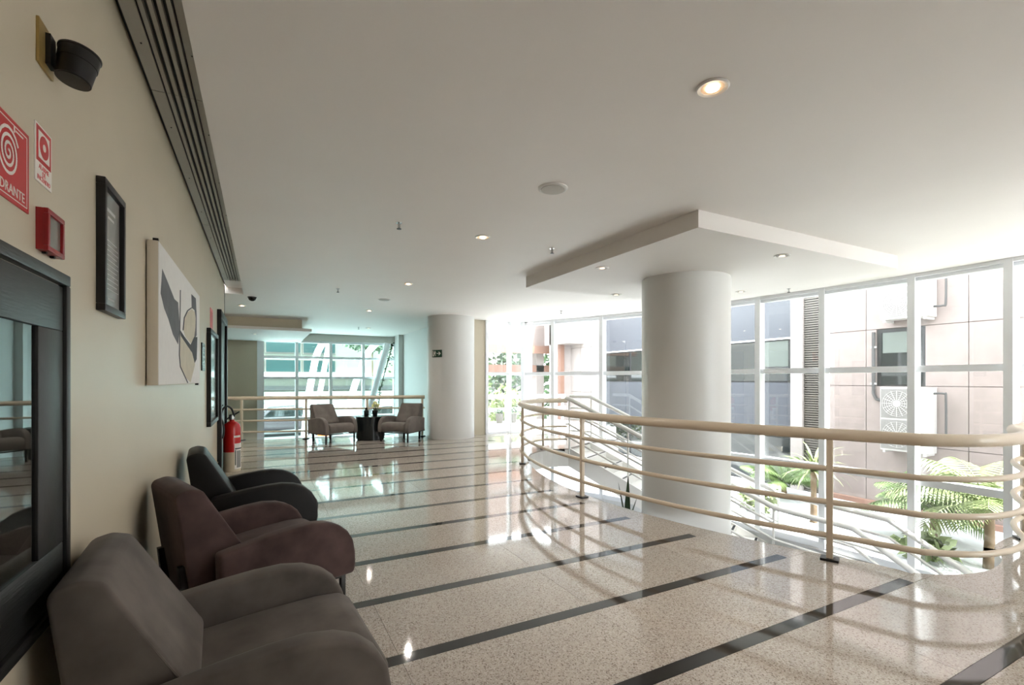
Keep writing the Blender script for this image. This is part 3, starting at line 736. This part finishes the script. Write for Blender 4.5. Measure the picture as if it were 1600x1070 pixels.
def speaker(x, y, label):
    t = thing('ceiling_speaker', label, 'speaker', (x, y, ZC), 0, 'round ceiling speakers')
    bm = bmesh.new(); lathe(bm, [(.105, -.012), (.118, -.006), (.118, 0), (.10, 0), (.098, -.01), (.105, -.012)], 32, None, False); obj('rim', bm, 'white_plastic', t, True)
    bm = bmesh.new(); lathe(bm, [(.06, -.018), (.095, -.014), (.098, -.004)], 32); obj('grille', bm, 'speaker_mesh', t, True)
speaker(2.065, 3.25, 'round white flush ceiling speaker across from the framed notice')
speaker(2.075, 9.24, 'round white flush ceiling speaker across from the dark doorway')
def sprinkler(x, y, label):
    t = thing('sprinkler', label, 'sprinkler', (x, y, ZC), 0, 'ceiling sprinklers')
    bm = bmesh.new(); lathe(bm, [(.03, -.004), (.032, 0)], 16); obj('escutcheon', bm, 'chrome', t, True)
    bm = bmesh.new(); lathe(bm, [(.012, -.05), (.012, 0)], 10); obj('stem', bm, 'chrome', t, True)
    bm = bmesh.new(); lathe(bm, [(.022, -.062), (.024, -.058), (.008, -.05)], 14); obj('deflector', bm, 'dark_steel', t, True)
for x, y, lb in ((1.19, 4.66, 'sprinkler head on the open ceiling across from the painting'), (3.0, 4.74, 'sprinkler head beside the edge of the dropped ceiling panel'),
                 (1.14, 8.5, 'sprinkler head on the ceiling near the dark doorway'), (7.85, 5.0, 'sprinkler head on the ceiling close to the curved window beside the louvred wall'),
                 (5.9, 8.95, 'sprinkler head over the top of the staircase'), (2.5, 14.4, 'sprinkler head on the far hall ceiling beside a dark downlight')):
    sprinkler(x, y, lb)
dc = thing('dome_camera', 'black half-dome security camera on the ceiling past the air grille', 'camera', (-.15, 10.09, ZC))
bm = bmesh.new(); lathe(bm, [(.075, -.012), (.078, 0)], 24); obj('base_ring', bm, 'dark_steel', dc, True)
bm = bmesh.new(); lathe(bm, [(.012, -.075), (.035, -.068), (.055, -.05), (.066, -.025), (.068, -.008)], 24); obj('dome', bm, 'pot_black', dc, True)

# ------------------------------------------------------------------ outside
ground = [(-40, -40), (-40, YB - .2), (wx(YB, .12), YB - .2), (wx(YB, .12), YB)] + [(wx(y, .12), y) for y in [-4.5 + .5 * i for i in range(32)]] + [(wx(11.42, .12), 11.42), (4.5, 11.42), (4.5, 17.42), (-40, 17.42), (-40, 90), (90, 90), (90, -40)]
bm = bmesh.new(); slab(bm, ground, -1.6, -1.36)
bmesh.ops.triangulate(bm, faces=[f for f in bm.faces if len(f.verts) > 4])
st(obj('ground', bm, 'paving'), 'bright pale paving outside the windows')
# terrace floor seen through the far glass
st(box('ground_terrace', 4.5, 9.5, 11.42, 15.0, -1.4, -.03, 'paving'), 'white terrace outside the glazed end wall')

def leaf_cloud(bm, c, r, n, size, rnd):
    for _ in range(n):
        while True:
            v = Vector((rnd.uniform(-1, 1), rnd.uniform(-1, 1), rnd.uniform(-1, 1)))
            if .25 < v.length <= 1: break
        p = Vector((c[0] + v.x * r[0], c[1] + v.y * r[1], c[2] + v.z * r[2]))
        d = Vector((rnd.uniform(-1, 1), rnd.uniform(-1, 1), rnd.uniform(-.7, .7))).normalized()
        s = d.cross(Vector((rnd.uniform(-1, 1), rnd.uniform(-1, 1), rnd.uniform(-1, 1)))).normalized()
        L = size * rnd.uniform(.6, 1.3); w = L * .28
        bm.faces.new([bm.verts.new(x) for x in (p, p + d * L * .5 + s * w, p + d * L, p + d * L * .5 - s * w)])
def bush(name, label, cat, loc, r, n, size, m, group=None, trunk=None):
    rnd = random.Random(str(loc)); t = thing(name, label, cat, loc, 0, group)
    bm = bmesh.new(); leaf_cloud(bm, (0, 0, (trunk or 0) + r[2]), r, n, size, rnd); obj('foliage', bm, m, t, kind='stuff')
    h = (trunk or 0) + r[2]
    bm = bmesh.new(); tube(bm, [(0, 0, 0), (.04, .02, h * .5), (0, 0, h)], .06, 7, [.07, .055, .04]); obj('trunk', bm, 'trunk', t, True)
    return t
def palm(label, loc, h, nf, L, m, droop=1.0, up=.9, group=None, lw=.02):
    rnd = random.Random(str(loc)); t = thing('palm', label, 'palm', loc, 0, group)
    bm = bmesh.new(); tube(bm, [(0, 0, 0), (.03, .01, h * .5), (0, 0, h)], .06, 9, [.08, .06, .055]); obj('trunk', bm, 'trunk', t, True)
    for i in range(nf):
        a = 2.4 * i + rnd.uniform(-.3, .3); e = up * (1 - .75 * i / nf) + rnd.uniform(-.1, .1); LL = L * rnd.uniform(.85, 1.1)
        pts = []; p = Vector((0, 0, h)); n = 12; el = e
        for j in range(n + 1):
            pts.append(p.copy()); el -= droop * 1.5 / n * (j / n + .3)
            p = p + Vector((math.cos(a) * math.cos(el), math.sin(a) * math.cos(el), math.sin(el))) * (LL / n)
        bm = bmesh.new(); tube(bm, pts, .012, 5, [.014 * (1 - .8 * j / n) for j in range(n + 1)])
        for j in range(2, n + 1):
            for sub in (0, .5):
                b = pts[j - 1].lerp(pts[j], sub); tdir = (pts[j] - pts[j - 1]).normalized()
                side = tdir.cross(Vector((0, 0, 1))).normalized()
                ll = L * .34 * math.sin(math.pi * min(1, (j + sub) / (n + 1.2))) + .05
                for s in (-1, 1):
                    d = (side * s * .9 + tdir * .6 + Vector((0, 0, -.35))).normalized(); w = tdir * lw
                    b1 = b + d * ll * .55; b2 = b + d * ll + Vector((0, 0, -.15 * ll))
                    v = [bm.verts.new(x) for x in (b - w * .4, b + w * .4, b1 + w, b1 - w, b2)]
                    bm.faces.new((v[0], v[1], v[2], v[3])); bm.faces.new((v[3], v[2], v[4]))
        obj('frond', bm, m, t)
    return t
# --- office building across the court
BX = 12.0
ob = thing('office_building', 'pink stone office building with dark glazed strips across the court', 'building', (BX, 5, -1.36))
def bb(name, y0, y1, z0, z1, x0, x1, m, parent=None, bev=0):
    bm = bmesh.new(); bbox(bm, x0 - BX, x1 - BX, y0 - 5, y1 - 5, z0 + 1.36, z1 + 1.36)
    if parent is None: return obj(name, bm, m, ob)
    return obj(name, bm, m, parent)
bb('wall_core', -8, 15.1, -1.36, 9.0, BX + .04, BX + 1, 'joint_grey')
Yp = [6.745]
while Yp[-1] > -7.5: Yp.append(Yp[-1] - .88)
Zp = [-1.36, .03, 1.27, 2.51, 3.75, 4.99, 6.3, 7.6, 9.0]
wy0, wy1, wz0, wz1 = 4.78, 5.66, 1.29, 2.42       # small window between the air conditioners
for a, b in zip(Yp, Yp[1:]):
    for z0, z1 in zip(Zp, Zp[1:]):
        if b < wy1 and a > wy0 and z0 < 2.0 < z1:
            if a > wy1 + .05: bb('stone_panel', wy1, a - .006, z0 + .006, z1 - .006, BX, BX + .05, 'pink_stone')
            if b < wy0 - .05: bb('stone_panel', b + .006, wy0, z0 + .006, z1 - .006, BX, BX + .05, 'pink_stone')
            continue
        bb('stone_panel', b + .006, a - .006, z0 + .006, z1 - .006, BX, BX + .05, 'pink_stone')
w_ = bb('window', wy0, wy1, 1.22, 2.5, BX + .02, BX + .045, 'black_metal')
bb('pane', wy0 + .07, wy1 - .09, 1.30, 2.42, BX + .005, BX + .02, 'dark_glass', w_); bb('roller_blind', wy0 + .08, wy1 - .12, 1.98, 2.42, BX + .0, BX + .006, 'blind', w_)
# louvre, pier, glazed bay
bb('pier', 7.25, 7.55, -1.36, 9, BX - .08, BX + .04, 'pink_marble')
lv = bb('louver_panel', 6.745, 7.25, -1.36, 9, BX + .02, BX + .04, 'grille_dark')
bm = bmesh.new()
for i in range(180):
    z = i * .057 + .02; bbox(bm, -.02, .02, 1.76, 2.24, z, z + .034)
obj('louver_slats', bm, 'louver', ob, kind='stuff')
def bay(y0, y1):
    bb('spandrel', y0, y1, 2.48, 4.4, BX - .02, BX + .02, 'spandrel_blue'); bb('spandrel', y0, y1, -.07, 1.33, BX - .02, BX + .02, 'spandrel_blue')
    bb('sill', y0, y1, 2.45, 2.49, BX - .06, BX + .02, 'frame_white')
    for z0, z1 in ((1.33, 2.45), (-1.36, -.07), (4.4, 6.0)):
        n = max(1, round((y1 - y0) / 1.4)); st_ = (y1 - y0) / n
        for i in range(n):
            f = bb('window', y0 + i * st_, y0 + (i + 1) * st_, z0, z1, BX + .0, BX + .03, 'black_metal')
            bb('pane', y0 + i * st_ + .05, y0 + (i + 1) * st_ - .05, z0 + .04, z1 - .04, BX - .008, BX, 'dark_glass', f)
    bb('spandrel', y0, y1, 6.0, 9.0, BX - .02, BX + .02, 'spandrel_blue')
bay(7.55, 9.4); bay(9.4, 15.0)
bb('roller_blind', 7.65, 8.5, 1.75, 2.41, BX - .014, BX - .009, 'blind')
# stone base strip
bb('base_kerb', -8, 6.8, -1.36, -1.26, BX - .12, BX + .0, 'brown_stone')
# air conditioners
def ac(z, label):
    t = thing('air_conditioner', label, 'air conditioner', (BX - .37, 5.0, z), 0, 'twin fan air conditioners on the stone facade')
    W_, H_, D_ = .84, 1.32, .34
    box('casing', 0, D_, -W_ / 2, W_ / 2, 0, H_, 'ac_white', t, .012)
    for k_ in (0, 1):
        zc = .34 + .64 * k_; yc = .115
        bm = bmesh.new(); bbox(bm, -.006, .0, yc - .29, yc + .29, zc - .305, zc + .305); f = obj('fan_guard', bm, 'ac_grille', t)
        bm = bmesh.new()
        for r in (.06, .1, .14, .18, .22, .26): tube(bm, [(-.012, yc + r * math.cos(a), zc + r * math.sin(a)) for a in [i * math.pi / 12 for i in range(25)]], .004, 4)
        for i in range(16):
            a = i * math.pi / 8; tube(bm, [(-.012, yc + .05 * math.cos(a), zc + .05 * math.sin(a)), (-.012, yc + .27 * math.cos(a), zc + .27 * math.sin(a))], .005, 4)
        obj('guard_wires', bm, 'ac_white', f)
        bm = bmesh.new(); lathe(bm, [(.07, 0), (.065, .012)], 18); obj('fan_hub', bm, 'ac_white', f, True, mx=Matrix.Translation((-.008, yc, zc)) @ Matrix.Rotation(-math.pi / 2, 4, 'Y'))
    box('access_panel', -.008, .0, -W_ / 2 + .02, -.19, .05, H_ - .05, 'ac_white', t, .003)
    bm = bmesh.new(); tube(bm, smoothpath([(.2, -W_ / 2, H_ - .12), (.2, -W_ / 2 - .16, H_ - .12), (.2, -W_ / 2 - .19, H_ - .2), (.2, -W_ / 2 - .19, .28), (.2, -W_ / 2 - .15, .2), (.2, -W_ / 2, .2)], 4), .02, 7); obj('refrigerant_pipe', bm, 'pipe_dark', t, True)
    for y in (-.35, .35): box('wall_bracket', .0, .37, y - .02, y + .02, -.05, 0, 'ac_white', t)
ac(-0.07, 'white twin fan air conditioner below the small office window'); ac(2.66, 'white twin fan air conditioner above the small office window')
pp = thing('drain_pipe', 'dark thin pipe running down the stone facade beside the small window', 'pipe', (BX - .04, 5.70, .9))
bm = bmesh.new(); tube(bm, [(0, 0, 1.55), (0, 0, .5), (0, 0, .2), (0, -.06, .08), (0, -.16, .05)], .035, 8); obj('pipe_run', bm, 'pipe_dark', pp, True)
for z in (.4, 1.2): box('pipe_clip', -.02, .03, -.05, .05, z, z + .04, 'ac_white', pp)
# --- pink stone entrance block on the left of the office
eb = thing('entrance_block', 'pale pink stone building corner with white canopy left of the dark glazed bay', 'building', (13, 17, -1.36))
def ebx(name, x0, x1, y0, y1, z0, z1, m): bm = bmesh.new(); bbox(bm, x0 - 13, x1 - 13, y0 - 17, y1 - 17, z0 + 1.36, z1 + 1.36); return obj(name, bm, m, eb)
ebx('wall', 11.95, 14, 15.1, 18.4, -1.36, 9, 'joint_grey')
for i in range(3):
    for z0, z1 in ((-1.36, .9), (.9, 2.75), (2.75, 4.9), (4.9, 7)):
        ebx('stone_panel', 11.88, 11.95, 15.12 + i * .72, 15.82 + i * .72, z0 + .006, z1 - .006, 'pink_marble')
ebx('side_wall', 11.0, 12, 17.25, 17.6, -1.36, 5, 'pink_marble')
ebx('brown_panel', 11.2, 11.5, 17.2, 17.26, -1.36, 2.9, 'brown_stone')
ebx('canopy', 11.0, 12.1, 16.3, 18.0, 2.9, 4.2, 'pink_marble')
# --- garden pavilion behind the far glazed wall
gp = thing('garden_pavilion', 'long pink canopy beam over a low brown garden wall beyond the glazed end wall', 'pavilion', (9, 20, -1.36))
def gpx(name, x0, x1, y0, y1, z0, z1, m): bm = bmesh.new(); bbox(bm, x0 - 9, x1 - 9, y0 - 20, y1 - 20, z0 + 1.36, z1 + 1.36); return obj(name, bm, m, gp)
gpx('canopy_beam', 7, 12.4, 19, 21.5, 2.92, 5.5, 'pink_stone')
gpx('canopy_edge', 7, 12.4, 18.8, 19.0, 2.6, 2.95, 'brown_stone')
gpx('parapet', 7, 12.4, 19.2, 19.5, 1.62, 2.08, 'brown_stone')
gpx('pillar', 11.3, 11.7, 19.2, 19.8, -1.36, 2.95, 'pink_marble')
gpx('pillar', 7.0, 7.5, 19.2, 19.8, -1.36, 2.95, 'pink_marble')
rl = thing('terrace_railing', 'white horizontal board railing on the terrace with planters behind', 'railing', (7.4, 14.6, -.03))
for z in (.42, .86): box('rail_board', -2.4, 2.4, -.03, .03, z - .06, z + .06, 'frame_white', rl)
for x in (-2.3, 0, 2.3): box('post', x - .03, x + .03, -.02, .06, 0, .92, 'frame_white', rl)
for x, lb in ((6.35, 'dark planter pot on the terrace beneath the railing, nearest the beige wall'), (6.95, 'dark planter pot in the middle of the terrace row'), (7.45, 'dark planter pot on the terrace nearest the curved window')):
    pt = thing('planter_pot', lb, 'planter', (x, 14.2, -.03), 0, 'planters on the terrace')
    bm = bmesh.new(); lathe(bm, [(.1, 0), (.14, .3), (.15, .32), (.13, .32)], 16); obj('pot', bm, 'planter', pt, True)
    bm = bmesh.new(); leaf_cloud(bm, (0, 0, .38), (.14, .14, .1), 60, .1, R); obj('leaves', bm, 'leaf_dark', pt, kind='stuff')
for i, (x, y, z, r, n, s, m_, lb) in enumerate([
    (6.3, 17.0, -1.36, (1.1, .8, 1.2), 900, .26, 'leaf_pale', 'pale green leafy shrub behind the terrace railing beside the beige wall'),
    (8.8, 17.3, -1.36, (1.1, .8, 1.25), 900, .26, 'leaf_pale', 'pale green leafy shrub behind the terrace railing toward the curved window'),
    (8.6, 24.0, -1.36, (2.4, 1.5, 2.6), 1500, .4, 'leaf', 'green tree seen under the pink canopy beam'),
    (14.0, 25.0, -1.36, (2.6, 1.5, 2.7), 1500, .4, 'leaf_dark', 'dark green tree beyond the garden pavilion, behind its pillar by the entrance block')]):
    bush('shrub' if i < 2 else 'tree', lb, 'shrub' if i < 2 else 'tree', (x, y, z), r, n, s, m_)
# palms and plants in the court
palm('feathery palm right beside the curved window near the end of the guard rail', (9.45, 3.0, -1.36), .85, 18, 1.35, 'leaf_pale', 1.1, 1.25)
palm('leafy palm behind the feathery one, against the stone facade', (10.35, 4.0, -1.36), .5, 16, 1.05, 'leaf', 1.1, 1.2)
yc = thing('yucca', 'spiky yucca with a thin trunk outside the window behind the guard rail post', 'yucca', (9.5, 5.55, -1.36))
bm = bmesh.new(); tube(bm, [(0, 0, 0), (.03, .02, .5), (-.01, 0, 1.0)], .05, 9, [.07, .05, .055]); obj('trunk', bm, 'trunk', yc, True)
ry = random.Random(5)
for i in range(44):
    a = i * 2.4; e = 1.45 - 1.5 * i / 44; L_ = ry.uniform(.55, .8); bm = bmesh.new(); prev = None; p = Vector((0, 0, .98)); el = e
    for j in range(6):
        w = .022 * math.sin(math.pi * (.25 + .75 * j / 5)) + .002; sd_ = Vector((-math.sin(a), math.cos(a), 0)) * w
        cur = (bm.verts.new(p - sd_), bm.verts.new(p + sd_))
        if prev: bm.faces.new((prev[0], prev[1], cur[1], cur[0]))
        prev = cur; el -= .12 + .05 * j; p = p + Vector((math.cos(a) * math.cos(el), math.sin(a) * math.cos(el), math.sin(el))) * (L_ / 5)
    obj('leaf', bm, 'leaf_pale', yc)
palm('low bushy palm at the foot of the dark louvred wall', (10.8, 7.0, -1.36), .35, 14, .95, 'leaf', .9, 1.2)
for i, (x, y, lb) in enumerate(((9.1, 3.6, 'low pale green plant on the bright paving beside the window, near the feathery palm'), (9.3, 6.6, 'low pale green plant on the paving near the yucca'))):
    bush('ground_plant', lb, 'plant', (x, y, -1.36), (.35, .35, .22), 160, .2, 'leaf_pale', 'low plants in the court')
# snake plant by the column
sp_ = thing('snake_plant', 'dark green upright leaves rising beside the big column in the stairwell', 'plant', (4.46, 5.13, -.62))
for i, (a, l, ln) in enumerate(((0, .69, .02), (2.2, .6, .1), (4.0, .5, .12), (5.2, .42, .12))):
    bm = bmesh.new(); n = 6; prev = None
    for j in range(n + 1):
        t_ = j / n; w = .045 * (1 - t_ ** 2) + .002
        c = Vector((math.cos(a) * ln * t_ * 1.2, math.sin(a) * ln * t_ * 1.2, l * t_)); s_ = Vector((-math.sin(a + .6), math.cos(a + .6), 0)) * w
        cur = (bm.verts.new(c - s_), bm.verts.new(c + s_))
        if prev: bm.faces.new((prev[0], prev[1], cur[1], cur[0]))
        prev = cur
    obj('leaf', bm, 'leaf_dark', sp_)
bm = bmesh.new(); lathe(bm, [(.08, -2.38), (.10, -.02), (.09, 0)], 16); obj('tall_pot', bm, 'wall_white', sp_, True)

# --- far hall outside: leaning steel, street, building, cars
ls = thing('leaning_strut', 'white leaning steel strut inside the far window beside the white wall', 'strut', (2.37, 17.0, -3.0))
bm = bmesh.new(); tube(bm, [(0, 0, 0), (1.57, .0, 5.68)], .11, 12); obj('strut_tube', bm, 'frame_white', ls, True)
lo = thing('leaning_strut', 'white leaning steel strut outside the far window between the two curved ribs', 'strut', (1.45, 18.3, -1.36))
bm = bmesh.new(); tube(bm, [(0, 0, 0), (.86, 0, 5.0)], .09, 12); obj('strut_tube', bm, 'frame_white', lo, True)
vine = thing('hanging_vine', 'dark leafy vine trailing down beside the leaning white strut', 'vine', (3.62, 17.08, .3))
vp = [Vector(p) for p in ((0, 0, 0), (.07, 0, .75), (.33, 0, 1.7), (.51, 0, 2.35))]
bm = bmesh.new(); tube(bm, vp, .018, 6); obj('stem', bm, 'leaf_dark', vine)
bm = bmesh.new(); rv = random.Random(3)
for i, p in enumerate(smoothpath(vp, 6)): leaf_cloud(bm, tuple(p), (.07, .05, .1), 8, .09, rv)
obj('leaves', bm, 'leaf_dark', vine, kind='stuff')
for x0, pts_, lb in ((1.45, [(1.45, -1.36), (1.6, .4), (1.66, .83), (1.79, 1.59), (1.95, 2.39), (2.24, 2.95), (2.7, 3.4), (3.4, 3.75)], 'curved white steel rib outside the far window, next to the teal windows'),
                     (3.0, [(3.0, -1.36), (3.2, .3), (3.35, .99), (3.6, 1.73), (3.88, 2.44), (4.26, 2.9), (4.8, 3.3), (5.5, 3.6)], 'curved white steel rib outside the far window toward the white wall')):
    cr = thing('steel_rib', lb, 'steel rib', (x0, 20.5, -1.36), 0, 'curved steel ribs outside')
    bm = bmesh.new(); tube(bm, smoothpath([(p[0] - x0, 0, p[1] + 1.36) for p in pts_], 4), .13, 12); obj('rib_tube', bm, 'frame_white', cr, True)
fbld = thing('street_building', 'beige tiled building with teal windows across the street', 'building', (3, 40, -1.36))
def fx(name, x0, x1, y0, y1, z0, z1, m, par=None): bm = bmesh.new(); bbox(bm, x0 - 3, x1 - 3, y0 - 40, y1 - 40, z0 + 1.36, z1 + 1.36); return obj(name, bm, m, par or fbld)
fx('wall', -14, 24, 40, 42, -1.36, 12, 'tile_beige')
for x, w in ((-4.9, 2.45), (-2.35, 2.45), (.25, 2.45), (2.8, 2.4)):
    for z0, z1 in ((1.97, 2.95), (3.42, 4.55), (5.2, 6.4)):
        f = fx('window', x, x + w, 39.9, 40.0, z0, z1, 'joint_grey'); fx('pane', x + .06, x + w - .06, 39.86, 39.9, z0 + .06, z1 - .06, 'teal_glass', f)
fx('ledge', -14, 24, 39.4, 40, 1.65, 1.95, 'frame_white')
fx('base_wall', -14, 24, 38.5, 40, -1.36, .5, 'tile_pale'); fx('dark_band', -14, 24, 39.85, 40, .62, .95, 'pipe_dark')
st(box('ground_street', -40, 60, 24, 36, -1.4, -1.34, 'asphalt'), 'grey street beyond the far window')
def car(label, loc, rz, m):
    t = thing('car', label, 'car', loc, rz, 'cars parked on the street')
    prof = [(-2.1, .35), (-2.15, .7), (-1.9, .9), (-1.2, .95), (-.75, 1.4), (.6, 1.45), (1.25, .98), (2.0, .85), (2.15, .6), (2.1, .32)]
    bm = bmesh.new(); prism(bm, prof, lambda p: Vector((p[0], -.85 + (.1 if p[1] > 1.2 else 0), p[1])), lambda p: Vector((p[0], .85 - (.1 if p[1] > 1.2 else 0), p[1]))); bevel(bm, .05, 2); obj('body', bm, m, t, True)
    for s in (-1, 1):
        bm = bmesh.new(); prism(bm, [(-1.05, .98), (-.68, 1.34), (.52, 1.38), (1.05, 1.0)], lambda p: Vector((p[0], s * .80, p[1])), lambda p: Vector((p[0], s * .862, p[1] - .0))); obj('side_window', bm, 'dark_glass', t)
        for x in (-1.35, 1.35):
            bm = bmesh.new(); lathe(bm, [(.31, -.1), (.33, -.06), (.33, .08), (.2, .1)], 18); obj('wheel', bm, 'tyre', t, True, mx=Matrix.Translation((x, s * .8, .33)) @ Matrix.Rotation(s * -math.pi / 2, 4, 'X'))
car('dark car parked on the street behind the guard rail', (1.1, 26.5, -1.34), .05, 'car_dark')
car('silver car parked on the street behind the grey armchairs', (6.0, 26.2, -1.34), .02, 'car_silver')
car('white car standing on the street near the beige end wall', (-.6, 29.8, -1.34), .0, 'car_white')
bn = thing('traffic_barrel', 'orange traffic barrel on the street beside the dark car', 'barrel', (2.6, 24.4, -1.34))
bm = bmesh.new(); lathe(bm, [(.3, 0), (.3, .08), (.24, .1), (.2, .9), (.16, .95)], 18); obj('barrel_body', bm, 'orange_plastic', bn, True)
bm = bmesh.new(); lathe(bm, [(.235, .38), (.225, .55)], 18); obj('reflective_band', bm, 'sign_white', bn, True)
bush('tree', 'street tree with dark branches beyond the curved steel ribs', 'tree', (6.0, 30, -1.36), (1.9, 1.2, 1.1), 900, .3, 'leaf_dark', None, 4.4)
bush('shrub', 'round green shrub beside the street tree near the white wall', 'shrub', (9.2, 32, -1.36), (1.6, 1.2, 1.7), 900, .3, 'leaf', None, 1.2)
